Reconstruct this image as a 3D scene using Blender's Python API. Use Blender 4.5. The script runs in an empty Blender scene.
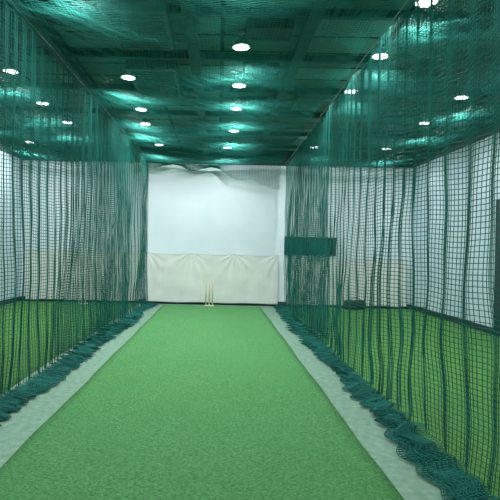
import bpy, math, random
import numpy as np
from mathutils import Matrix, Vector
random.seed(4); rng=np.random.default_rng(7)
sc=bpy.context.scene
COL=sc.collection

# ---------------------------------------------------------------- materials
def mat(name,base,rough=.6,metal=0,noise=None,noise_scale=20,bump=0,bump_scale=80,emit=None,es=0,spec=.5,stretch=None):
    m=bpy.data.materials.new(name); m.use_nodes=True
    nt=m.node_tree; b=nt.nodes['Principled BSDF']
    b.inputs['Base Color'].default_value=(*base,1)
    b.inputs['Roughness'].default_value=rough
    b.inputs['Metallic'].default_value=metal
    b.inputs['Specular IOR Level'].default_value=spec
    tc=nt.nodes.new('ShaderNodeTexCoord')
    mp=nt.nodes.new('ShaderNodeMapping'); nt.links.new(tc.outputs['Object'],mp.inputs[0])
    if stretch: mp.inputs['Scale'].default_value=stretch
    if noise:
        n=nt.nodes.new('ShaderNodeTexNoise'); n.inputs['Scale'].default_value=noise_scale; n.inputs['Detail'].default_value=6
        nt.links.new(mp.outputs[0],n.inputs['Vector'])
        r=nt.nodes.new('ShaderNodeValToRGB'); r.color_ramp.elements[0].position=.3; r.color_ramp.elements[1].position=.7
        r.color_ramp.elements[0].color=(*base,1); r.color_ramp.elements[1].color=(*noise,1)
        nt.links.new(n.outputs['Fac'],r.inputs[0]); nt.links.new(r.outputs[0],b.inputs['Base Color'])
    if bump:
        n2=nt.nodes.new('ShaderNodeTexNoise'); n2.inputs['Scale'].default_value=bump_scale; n2.inputs['Detail'].default_value=5
        nt.links.new(mp.outputs[0],n2.inputs['Vector'])
        bp=nt.nodes.new('ShaderNodeBump'); bp.inputs['Strength'].default_value=bump; bp.inputs['Distance'].default_value=.02
        nt.links.new(n2.outputs['Fac'],bp.inputs['Height']); nt.links.new(bp.outputs[0],b.inputs['Normal'])
    if emit:
        b.inputs['Emission Color'].default_value=(*emit,1); b.inputs['Emission Strength'].default_value=es
    return m

def turf_mat(name,c1,c2,c3):
    m=mat(name,c1,rough=.9,spec=.15); nt=m.node_tree; b=nt.nodes['Principled BSDF']
    tc=nt.nodes.new('ShaderNodeTexCoord')
    fine=nt.nodes.new('ShaderNodeTexNoise'); fine.inputs['Scale'].default_value=46; fine.inputs['Detail'].default_value=8; fine.inputs['Roughness'].default_value=.9
    big=nt.nodes.new('ShaderNodeTexNoise'); big.inputs['Scale'].default_value=1.3; big.inputs['Detail'].default_value=4
    for n in (fine,big): nt.links.new(tc.outputs['Object'],n.inputs['Vector'])
    r=nt.nodes.new('ShaderNodeValToRGB'); r.color_ramp.elements[0].position=.41; r.color_ramp.elements[1].position=.59
    r.color_ramp.elements[0].color=(*c1,1); r.color_ramp.elements[1].color=(*c2,1)
    nt.links.new(fine.outputs['Fac'],r.inputs[0])
    mx=nt.nodes.new('ShaderNodeMixRGB'); mx.inputs[2].default_value=(*c3,1)
    mr=nt.nodes.new('ShaderNodeMapRange'); mr.inputs[1].default_value=.4; mr.inputs[2].default_value=.75; mr.inputs[4].default_value=.4
    nt.links.new(big.outputs['Fac'],mr.inputs[0]); nt.links.new(mr.outputs[0],mx.inputs[0]); nt.links.new(r.outputs[0],mx.inputs[1])
    nt.links.new(mx.outputs[0],b.inputs['Base Color'])
    bp=nt.nodes.new('ShaderNodeBump'); bp.inputs['Strength'].default_value=.8; bp.inputs['Distance'].default_value=.025
    nt.links.new(fine.outputs['Fac'],bp.inputs['Height']); nt.links.new(bp.outputs[0],b.inputs['Normal'])
    return m

M_pitch=turf_mat('pitch_turf',(.032,.17,.040),(.165,.44,.17),(.07,.28,.085))
M_side=turf_mat('side_turf',(.035,.14,.025),(.13,.33,.08),(.055,.21,.05))
M_conc=mat('concrete',(.13,.26,.175),.8,noise=(.21,.36,.265),noise_scale=14,bump=.3,bump_scale=60)
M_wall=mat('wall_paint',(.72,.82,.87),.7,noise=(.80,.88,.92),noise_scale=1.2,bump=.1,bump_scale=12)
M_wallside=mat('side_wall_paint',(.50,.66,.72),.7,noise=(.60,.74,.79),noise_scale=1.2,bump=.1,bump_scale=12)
M_cloth=mat('sheet_cloth',(.74,.77,.71),.85,noise=(.82,.84,.79),noise_scale=3,bump=.2,bump_scale=9)
M_hem=mat('sheet_hem',(.66,.69,.60),.85,bump=.2)
M_dark=mat('dark_green_trim',(.01,.045,.04),.6,noise=(.015,.06,.05))
M_beam=mat('beam_paint',(.025,.10,.095),.6,noise=(.04,.14,.13),noise_scale=5,spec=.2)
M_net=mat('net_cord',(.006,.10,.080),.7,noise=(.012,.165,.13),noise_scale=2,spec=.15)
M_netdark=mat('roof_net_cord',(.010,.115,.095),.7,noise=(.016,.18,.145),noise_scale=2,spec=.15)
M_cable=mat('steel_cable',(.25,.3,.3),.35,metal=.8,bump=.2)
M_lampm=mat('lamp_metal',(.45,.5,.5),.4,metal=.3,bump=.05)
M_lens=mat('lamp_lens',(.95,.98,1),.3,emit=(.92,.98,1),es=8)
M_vent=mat('vent_metal',(.12,.21,.20),.6,noise=(.15,.26,.25),spec=.2)
M_ventd=mat('vent_dark',(.01,.03,.03),.7,bump=.1)
M_wood=mat('stump_wood',(.75,.66,.45),.5,noise=(.82,.74,.55),noise_scale=8,stretch=(8,8,1))
M_black=mat('black_rubber',(.02,.025,.025),.6,bump=.1)
M_door=mat('door_paint',(.01,.03,.035),.5,noise=(.015,.04,.045))
M_board=mat('board_face',(.003,.012,.012),.6,noise=(.005,.02,.02),spec=.2)

# ceiling: panels with seams
M_ceil=mat('ceiling_panels',(.07,.24,.23),.8,spec=.2); nt=M_ceil.node_tree; b=nt.nodes['Principled BSDF']
tc=nt.nodes.new('ShaderNodeTexCoord'); br=nt.nodes.new('ShaderNodeTexBrick')
br.inputs['Scale'].default_value=1; br.inputs['Brick Width'].default_value=1.2; br.inputs['Row Height'].default_value=.6
br.inputs['Mortar Size'].default_value=.03; br.offset=0
br.inputs['Color1'].default_value=(.06,.14,.13,1); br.inputs['Color2'].default_value=(.20,.33,.31,1); br.inputs['Mortar'].default_value=(.01,.04,.04,1)
nt.links.new(tc.outputs['Object'],br.inputs['Vector']); nt.links.new(br.outputs['Color'],b.inputs['Base Color'])

# ---------------------------------------------------------------- mesh helpers
def finish(o,kind=None,label=None,cat=None,group=None,parent=None):
    if kind:o['kind']=kind
    if label:o['label']=label
    if cat:o['category']=cat
    if group:o['group']=group
    if parent:o.parent=parent
    COL.objects.link(o); return o
def mesh_obj(name,verts,faces,m,smooth=False):
    me=bpy.data.meshes.new(name); me.from_pydata(verts,[],faces); me.materials.append(m)
    if smooth:
        for p in me.polygons:p.use_smooth=True
    me.update(); return bpy.data.objects.new(name,me)
BF=[(0,3,2,1),(4,5,6,7),(0,1,5,4),(1,2,6,5),(2,3,7,6),(3,0,4,7)]
def boxes(name,lst,m,bev=0):
    v=[];f=[]
    for (x0,x1,y0,y1,z0,z1) in lst:
        k=len(v)
        v+=[(x0,y0,z0),(x1,y0,z0),(x1,y1,z0),(x0,y1,z0),(x0,y0,z1),(x1,y0,z1),(x1,y1,z1),(x0,y1,z1)]
        f+=[tuple(k+i for i in q) for q in BF]
    o=mesh_obj(name,v,f,m)
    if bev:
        md=o.modifiers.new('bevel','BEVEL'); md.width=bev; md.segments=2
    return o
def lathe(name,prof,m,n=24,smooth=True):
    v=[];f=[]
    for r,z in prof:
        for i in range(n):
            a=2*math.pi*i/n; v.append((r*math.cos(a),r*math.sin(a),z))
    for j in range(len(prof)-1):
        for i in range(n):
            f.append((j*n+i,j*n+(i+1)%n,(j+1)*n+(i+1)%n,(j+1)*n+i))
    return mesh_obj(name,v,f,m,smooth)

def prisms(P,R,closed=False):
    """threads run along axis 0 of P (n,m,3) -> verts, quads"""
    n,m,_=P.shape
    T=np.gradient(P,axis=0); T/=np.linalg.norm(T,axis=2,keepdims=True)+1e-9
    ref=np.array([.31,.52,.41]); ref/=np.linalg.norm(ref)
    A=np.cross(T,ref); A/=np.linalg.norm(A,axis=2,keepdims=True)+1e-9
    B=np.cross(T,A)
    rings=[P+R*(math.cos(a)*A+math.sin(a)*B) for a in (0,2*math.pi/3,4*math.pi/3)]
    V=np.stack(rings,axis=2)  # n,m,3,3
    idx=np.arange(n*m*3).reshape(n,m,3)
    a=idx[:-1];b=idx[1:]
    Q=np.stack([a,np.roll(a,-1,axis=2),np.roll(b,-1,axis=2),b],axis=-1).reshape(-1,4)
    return V.reshape(-1,3),Q
def net_obj(name,P,R,m):
    V1,Q1=prisms(P,R); V2,Q2=prisms(P.transpose(1,0,2),R)
    V=np.concatenate([V1,V2]); Q=np.concatenate([Q1,Q2+len(V1)])
    me=bpy.data.meshes.new(name)
    me.vertices.add(len(V)); me.vertices.foreach_set('co',V.astype(np.float32).ravel())
    me.loops.add(Q.size); me.loops.foreach_set('vertex_index',Q.astype(np.int32).ravel())
    me.polygons.add(len(Q)); me.polygons.foreach_set('loop_start',np.arange(0,Q.size,4,dtype=np.int32))
    me.update(calc_edges=True); me.materials.append(m)
    return bpy.data.objects.new(name,me)
def wob(a,b,seed,k=6,f=1.0):
    r=np.random.default_rng(seed); out=0
    for i in range(k):
        fa,fb=r.normal(0,f,2); ph=r.uniform(0,6.28); out=out+np.sin(a*fa*3+b*fb*3+ph)
    return out/k

# ---------------------------------------------------------------- room
XL,XR,YB,YF,ZC=-6.1,6.0,15.5,-4.0,4.8
o=boxes('floor',[(XL-.2,XR+.2,YF-.2,YB+.2,-.2,0)],M_conc); finish(o,'structure')
o=boxes('ceiling',[(XL-.2,XR+.2,YF-.2,YB+.2,ZC,ZC+.2)],M_ceil); finish(o,'structure')
o=boxes('wall_back',[(XL-.2,XR+.2,YB,YB+.2,0,ZC)],M_wall); finish(o,'structure')
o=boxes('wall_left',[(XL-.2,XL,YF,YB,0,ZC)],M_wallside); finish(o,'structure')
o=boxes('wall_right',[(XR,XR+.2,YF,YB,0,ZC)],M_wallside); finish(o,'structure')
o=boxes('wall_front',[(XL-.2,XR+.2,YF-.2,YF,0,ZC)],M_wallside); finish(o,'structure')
o=boxes('baseboard_back',[(XL,XR,YB-.03,YB,0,.14)],M_dark); finish(o,'structure')
o=boxes('baseboard_left',[(XL,XL+.03,YF,YB-.03,0,.14)],M_dark); finish(o,'structure')
o=boxes('baseboard_right',[(XR-.03,XR,YF,YB-.03,0,.14)],M_dark); finish(o,'structure')
t=1
def trim(l,m=M_beam):
    global t
    o=boxes('trim_%d'%t,l,m); finish(o,'structure'); t+=1
trim([(XL,XR,YB-.12,YB,4.36,ZC)],M_dark)
trim([(XL,XL+.1,YF,YB-.12,4.36,ZC)],M_dark)
trim([(XR-.1,XR,YF,YB-.12,4.36,ZC)],M_dark)
for x in (-4.6,-2.5,-.42,1.15,3.3,5.1):
    trim([(x-.05,x+.05,YF,YB-.12,ZC-.16,ZC),(x-.08,x+.08,YF,YB-.12,ZC-.18,ZC-.16)])
for y in (1.5,4,6.4,7.9,9.5,11.2,13.0,14.6):
    trim([(XL+.1,XR-.1,y-.04,y+.04,ZC-.10,ZC-.001)])
o=boxes('door_1',[(XR-.05,XR,9.2,10.75,0,2.9)],M_door,.005); finish(o,'structure')

# floor coverings
def sheet(name,x0,x1,y0,y1,z,m,label,seed):
    nx,ny=24,120
    v=[];f=[]
    for j in range(ny+1):
        for i in range(nx+1):
            x=x0+(x1-x0)*i/nx; y=y0+(y1-y0)*j/ny
            if i in(0,nx): x+=.006*math.sin(y*2.1+seed)+.004*math.sin(y*5.3)
            v.append((x,y,z+.002*math.sin(x*3+y*1.7)))
    for j in range(ny):
        for i in range(nx):
            a=j*(nx+1)+i; f.append((a,a+1,a+nx+2,a+nx+1))
    o=mesh_obj(name,v,f,m,True); md=o.modifiers.new('thick','SOLIDIFY'); md.thickness=z-.003; md.offset=-1
    finish(o,None,label,'artificial turf')
sheet('pitch_mat',-1.62,1.31,-3.5,15.1,.016,M_pitch,'long bright green artificial turf pitch mat between nets',1)
sheet('side_turf',-6.0,-2.45,-3.8,15.35,.012,M_side,'green artificial turf covering the neighbouring lane beyond net',2)
sheet('side_turf',1.86,5.93,-3.8,15.35,.012,M_side,'green artificial turf covering the lane by dark doorway',3)

# ---------------------------------------------------------------- nets
ZT=4.36
def side_net(xf,xb,y0,y1,inward,seed,label,amp,lam=.5,sp=.05,R=.0037,flat=None,rat=1.5):
    span=y1-y0
    yy=np.linspace(y0,y1,600)
    rr=np.full_like(yy,rat)
    if flat is not None:
        k=np.clip((yy-flat[0])/(flat[1]-flat[0]),0,1); rr=1.15+(rat-1.15)*k
    ss=np.concatenate([[0],np.cumsum((rr[1:]+rr[:-1])/2*np.diff(yy))]); L=ss[-1]
    ns=int(L/sp); H=ZT-.08; extra=1.7; nv=int((H+extra)/sp)
    s=np.linspace(0,L,ns)[:,None]; v=np.linspace(0,H+extra,nv)[None,:]
    ylin=np.interp(s,ss,yy); kk=(np.interp(s,ss,rr)-1.0)/.5
    h=np.clip(v/H,0,1)
    ph=2*np.pi*(s/lam)+2.0*np.sin(s*.83+seed)+1.4*np.sin(s*1.9+2*seed)+.8*wob(s,h*1.2,seed+9)
    y=ylin+kk*.015*np.sin(2*ph+.6)+.04*wob(s*1.2,v*.5,seed+3)
    xc=xf+(xb-xf)*(y-y0)/span
    A=amp*kk*(.35+.65*h)*(.6+.4*np.sin(s*.61+seed*1.3))
    x=xc+A*np.sin(ph)+.10*h*wob(s*.5,v*.4,seed+5)+.03*h*wob(s*1.6,v*1.0,seed+6)
    z=ZT-v-.07*np.abs(np.sin(np.pi*y/1.5))*(1-h)+.04*wob(s*.9,v*.5,seed+15)*np.sin(np.pi*h)
    w=np.clip(v-H,0,None)
    pw=(.30+.04*np.sin(s*.9+seed)+.05*wob(s*.8,0*v,seed+11))
    kn=[0,.38,.65,1.0,1.3,1.7]
    tri=np.interp(w,kn,[0,1.0,.35,1.12,.2,.75])
    layer=np.interp(w,kn,[.05,.028,.06,.03,.08,.06])
    tt=np.clip(w/.1,0,1)
    x=x+tt*inward*tri*pw*(1+.10*wob(s*1.4,w*2,seed+21))
    zf=layer+.03*wob(s*1.6,w*2,seed+31)+.022*wob(s*4,w*3,seed+32)
    z=np.where(w>0,zf,z)
    z=np.maximum(z,.024)
    y=y+tt*.06*wob(s*1.1,w*1.5,seed+41)
    P=np.stack(np.broadcast_arrays(x,y,z),axis=-1)
    o=net_obj('cricket_net',P,R,M_net)
    finish(o,None,label,'net')
side_net(-2.46,-2.15,-1.5,15.1,1,3,'pleated green cricket net curtain bunched along grey floor strip',.13,sp=.042,lam=.42)
side_net(1.90,2.02,-1.5,15.1,-1,8,'hanging green cricket net beside dark doorway lane, hem piled up',.11,flat=(4.2,7.0),sp=.043,lam=.42)

def roof_net(x0,x1,y0,y1,seed,label,fold=False):
    sp=.045; nx=int((x1-x0)/sp); drop=.9 if fold else .15
    ny=int((y1-y0+drop)/sp)
    u=np.linspace(0,1,nx)[:,None]; s=np.linspace(0,y1-y0+drop,ny)[None,:]
    x=x0+(x1-x0)*u+.06*wob(s*.8,u*4,seed+8)
    y=y0+np.minimum(s,y1-y0)+.08*wob(u*4,s*.9,seed+9)
    sag=.09*np.sin(np.pi*u)+.05*np.abs(np.sin(np.pi*(y)/3.1))*np.sin(np.pi*u)
    z=ZT-sag-.05*wob(x*1.2,y*.8,seed)-.035*wob(x*3,y*3,seed+1)-.015*wob(x*7,y*7,seed+2)
    over=np.clip(s-(y1-y0),0,None)
    if fold:
        k=np.clip((u-.45)/.5,0,1); k=.16+.84*k*k*(3-2*k)+.10*np.sin(u*21)
        z=z-over*k*.75; y=y-.05*np.sin(x*9)*np.clip(over*4,0,1)
    else: z=z-over*.8
    P=np.stack(np.broadcast_arrays(x,y,z),axis=-1)
    o=net_obj('roof_net',P,.0034,M_netdark); finish(o,None,label,'net')
roof_net(-2.36,1.82,-1.5,15.12,1,'sagging green roof net stretched over the bright pitch mat',True)
roof_net(-5.8,-2.56,-1.5,14.9,2,'green roof net over neighbouring lane of plain turf')
roof_net(2.1,5.68,-1.5,14.9,5,'green roof net over lane by the dark doorway')

# support cables
def cable(p0,p1,label):
    p0=Vector(p0);p1=Vector(p1)
    d=(p1-p0); n=60; P=np.zeros((n,1,3))
    for i in range(n):
        tt=i/(n-1); q=p0+d*tt; q.z-=.02*abs(math.sin(tt*math.pi*6)); P[i,0]=q
    V,Q=prisms(P,.008); o=mesh_obj('support_cable',[tuple(a) for a in V],[tuple(int(k) for k in a) for a in Q],M_cable)
    finish(o,None,label,'cable',group='steel net cables')
cable((-2.46,-1.5,ZT+.04),(-2.15,15.38,ZT+.04),'thin steel cable carrying the pleated net curtain')
cable((1.90,-1.5,ZT+.04),(2.02,15.38,ZT+.04),'thin steel cable carrying net beside doorway lane')

# ---------------------------------------------------------------- backdrop sheets
def backdrop(x0,x1,z0,z1,y,label,seed):
    nx,nz=200,60; v=[];f=[]
    for j in range(nz+1):
        for i in range(nx+1):
            u=i/nx; w=j/nz
            x=x0+(x1-x0)*u; z=z0+(z1-z0)*w
            z-=.03*w*abs(math.sin(u*math.pi*3.0))**.7 if w>0 else 0
            z+=.008*(1-w)*math.sin(u*17+seed)
            d=.010*math.sin(x*3.3+z*2.2+seed)+.006*math.sin(x*9.1-z*4+2*seed)+.003*math.sin(z*11+x*2.1+seed)
            for q in range(4):  # creases fanning from the ties
                cx=x0+(x1-x0)*q/3; dx=x-cx; dz=z1-z+.05
                d+=.010*math.sin(7*math.atan2(dx,dz)*2)*math.exp(-((dx/.5)**2+(dz/.9)**2))
            v.append((x,d,z))
    for j in range(nz):
        for i in range(nx):
            a=j*(nx+1)+i; f.append((a,a+1,a+nx+2,a+nx+1))
    e=bpy.data.objects.new('backdrop_sheet',None); e.empty_display_size=.2
    finish(e,None,label,'cloth backdrop')
    c=mesh_obj('cloth',v,f,M_cloth,True); md=c.modifiers.new('thick','SOLIDIFY'); md.thickness=.003
    finish(c,parent=e)
    P=np.zeros((nx+1,1,3))
    for i in range(nx+1): P[i,0]=v[nz*(nx+1)+i]
    V,Q=prisms(P,.010); h=mesh_obj('hem',[tuple(a) for a in V],[tuple(int(k) for k in a) for a in Q],M_hem); finish(h,parent=e)
    for k in range(7):
        i=int(k/6*(nx-2))+1; q=v[nz*(nx+1)+i]
        o=boxes('hook',[(q[0]-.012,q[0]+.012,q[1],q[1]+.03,q[2]-.012,q[2]+.012)],M_cable); finish(o,parent=e)
    e.location=(0,y,0)
    return e
backdrop(-2.17,1.87,.07,1.57,15.40,'creased cream cloth sheet hung behind the wicket',1)
backdrop(-5.9,-2.4,.07,1.60,15.40,'cream cloth sheet behind wicket in neighbouring lane',4)
backdrop(2.15,5.85,.07,1.50,15.40,'cream cloth sheet hung below dark wall board',7)

# ---------------------------------------------------------------- wickets
def wicket(x,y,label):
    e=bpy.data.objects.new('wicket',None); e.location=(x,y,.018); finish(e,None,label,'cricket stumps',group='wickets at lane ends')
    finish(boxes('base',[(-.15,.15,-.045,.045,0,.03)],M_wood,.006),parent=e)
    for dx in (-.1,0,.1):
        s=lathe('stump',[(.0,.02),(.019,.02),(.019,.60),(.017,.64),(.019,.655),(.018,.68),(.007,.70),(0,.70)],M_wood,16); s.location=(dx,0,0); finish(s,parent=e)
    for dx in (-.05,.05):
        s=lathe('bail',[(0,-.05),(.005,-.05),(.005,-.03),(.009,-.02),(.009,.02),(.005,.03),(.005,.05),(0,.05)],M_wood,12)
        s.rotation_euler=(0,math.pi/2,0); s.location=(dx,0,.71); finish(s,parent=e)
wicket(-.23,14.95,'pale wooden stumps with bails before cream sheet on pitch mat')
wicket(-4.0,14.85,'pale wooden stumps seen through net on neighbouring lane')

# ---------------------------------------------------------------- dark wall board + bag
e=bpy.data.objects.new('wall_board',None); e.location=(2.85,15.5,1.88); finish(e,None,'dark green wide wall board above the cream sheet','board')
finish(boxes('panel',[(-.74,.74,-.035,-.005,-.23,.23)],M_board),parent=e)
finish(boxes('frame',[(-.8,.8,-.06,0,.23,.28),(-.8,.8,-.06,0,-.28,-.23),(-.8,-.74,-.06,0,-.23,.23),(.74,.8,-.06,0,-.23,.23)],M_black,.004),parent=e)
e=bpy.data.objects.new('equipment_bag',None); e.location=(4.1,14.85,.018); finish(e,None,'black kit bag lying on turf against cream sheet','bag')
b_=boxes('body',[(-.32,.32,-.14,.14,0,.28)],M_black); md=b_.modifiers.new('b','BEVEL'); md.width=.09; md.segments=5; finish(b_,parent=e)
n=20;P=np.zeros((n,1,3))
for i in range(n):
    a=math.pi*i/(n-1); P[i,0]=(.14*math.cos(a),-.05,.26+.10*math.sin(a))
V,Q=prisms(P,.012); finish(mesh_obj('handle',[tuple(a) for a in V],[tuple(int(k) for k in a) for a in Q],M_dark),parent=e)

# ---------------------------------------------------------------- lamps
def lamp_proto():
    st=lathe('stem',[(0,.0),(.05,0),(.05,-.015),(.012,-.02),(.012,-.10),(.03,-.105),(0,-.105)],M_lampm,16)
    sh=lathe('lamp_shade',[(.025,-.10),(.06,-.105),(.10,-.14),(.125,-.20),(.13,-.215),(.122,-.213),(.095,-.15),(.055,-.118),(0,-.112)],M_lampm,28)
    le=lathe('lens',[(0,-.228),(.05,-.226),(.095,-.221),(.115,-.216),(.10,-.215),(0,-.215)],M_lens,28)
    return st,sh,le
protos=lamp_proto()
ld=bpy.data.lights.new('lamp_light','AREA'); ld.shape='DISK'; ld.size=.22; ld.energy=52; ld.color=(.95,.98,1.0)
pos=[(2.33,5.73),(.27,7.11),(2.32,7.33),(-1.58,8.47),(-3.5,8.29),(.31,8.76),(2.32,8.95),(4.41,9.17),(-3.6,10.1),(-1.66,10.4),(.31,10.2),
 (4.5,11.0),(-3.56,11.6),(-1.75,11.6),(.32,12.1),(.2,14.1),(-1.7,13.9),(-5.3,13.9),(-5.3,11.0),(4.6,13.8),(2.6,13.8),  # side lamps nearest the back wall are added to lighten its sides
 (-3.5,5.6),(-1.6,5.2),(.3,4.6),(4.4,6.6),(-3.5,2.6),(-1.6,2.0),(.3,1.4),(2.3,2.8),(4.4,3.6),(-1.6,-1.2),(2.3,-1.0)]  # unseen lamps carrying on the columns, added for their light
for (x,y) in pos:
    e=bpy.data.objects.new('pendant_lamp',None); e.empty_display_size=.1; e.location=(x,y,ZC)
    finish(e,None,'small round white ceiling lamp glowing above roof net','lamp',group='ceiling lamps')
    for p in protos:
        c=p.copy(); c.parent=e; COL.objects.link(c)
    l=bpy.data.objects.new('light',ld); l.parent=e; l.location=(0,0,-.235); COL.objects.link(l)

# ---------------------------------------------------------------- ceiling vents
def vent(x,y,w,d,label,n=9,dark=True):
    e=bpy.data.objects.new('ceiling_vent',None); e.location=(x,y,ZC-.0); finish(e,None,label,'vent')
    fr=.05;z0,z1=-.20,-.0
    finish(boxes('frame',[(-w/2,w/2,-d/2,-d/2+fr,z0,z1),(-w/2,w/2,d/2-fr,d/2,z0,z1),(-w/2,-w/2+fr,-d/2+fr,d/2-fr,z0,z1),(w/2-fr,w/2,-d/2+fr,d/2-fr,z0,z1)],M_ventd if dark else M_vent),parent=e)
    finish(boxes('back_panel',[(-w/2+fr,w/2-fr,-d/2+fr,d/2-fr,-.08,-.06)],M_ventd),parent=e)
    sl=[]
    for i in range(n):
        yy=-d/2+fr+(d-2*fr)*(i+.5)/n
        sl.append((-w/2+fr,w/2-fr,yy-.02,yy+.02,-.19,-.14))
    finish(boxes('slats',sl,M_ventd if dark else M_vent),parent=e)
vent(.62,6.7,.62,.4,'dark slatted rectangular vent in teal ceiling')
vent(-3.7,7.2,1.2,.9,'wide pale slatted panel in teal ceiling',8,False)
vent(-1.15,8.9,.8,1.6,'long slatted grille running along teal ceiling',14,False)
vent(-1.1,6.7,.8,1.2,'pale slatted grille beside ceiling beam',12,False)
vent(.65,10.3,.6,.5,'dark slatted rectangular vent in teal ceiling')
vent(.65,8.4,.6,.4,'dark slatted rectangular vent in teal ceiling')
vent(2.0,9.9,1.1,.8,'wide pale slatted panel in teal ceiling',8,False)
vent(-2.0,6.3,.5,.5,'dark slatted rectangular vent in teal ceiling')
vent(4.0,7.9,1.0,.9,'wide pale slatted panel in teal ceiling',8,False)
vent(2.0,5.0,1.0,.8,'wide pale slatted panel in teal ceiling',8,False)

# ---------------------------------------------------------------- world, camera
w=bpy.data.worlds.new('world'); sc.world=w; w.use_nodes=True
w.node_tree.nodes['Background'].inputs[0].default_value=(.4,.6,.65,1); w.node_tree.nodes['Background'].inputs[1].default_value=.3
cam=bpy.data.cameras.new('camera'); co=bpy.data.objects.new('camera',cam); COL.objects.link(co)
cam.sensor_width=36; cam.lens=36; cam.shift_x=.064; cam.shift_y=0; cam.clip_start=.05
co.matrix_world=Matrix.Translation((0,0,1.7))@Matrix.Rotation(math.pi/2,4,'X')@Matrix.Rotation(.021,4,'Z')
sc.camera=co
sc.view_settings.view_transform='Standard'
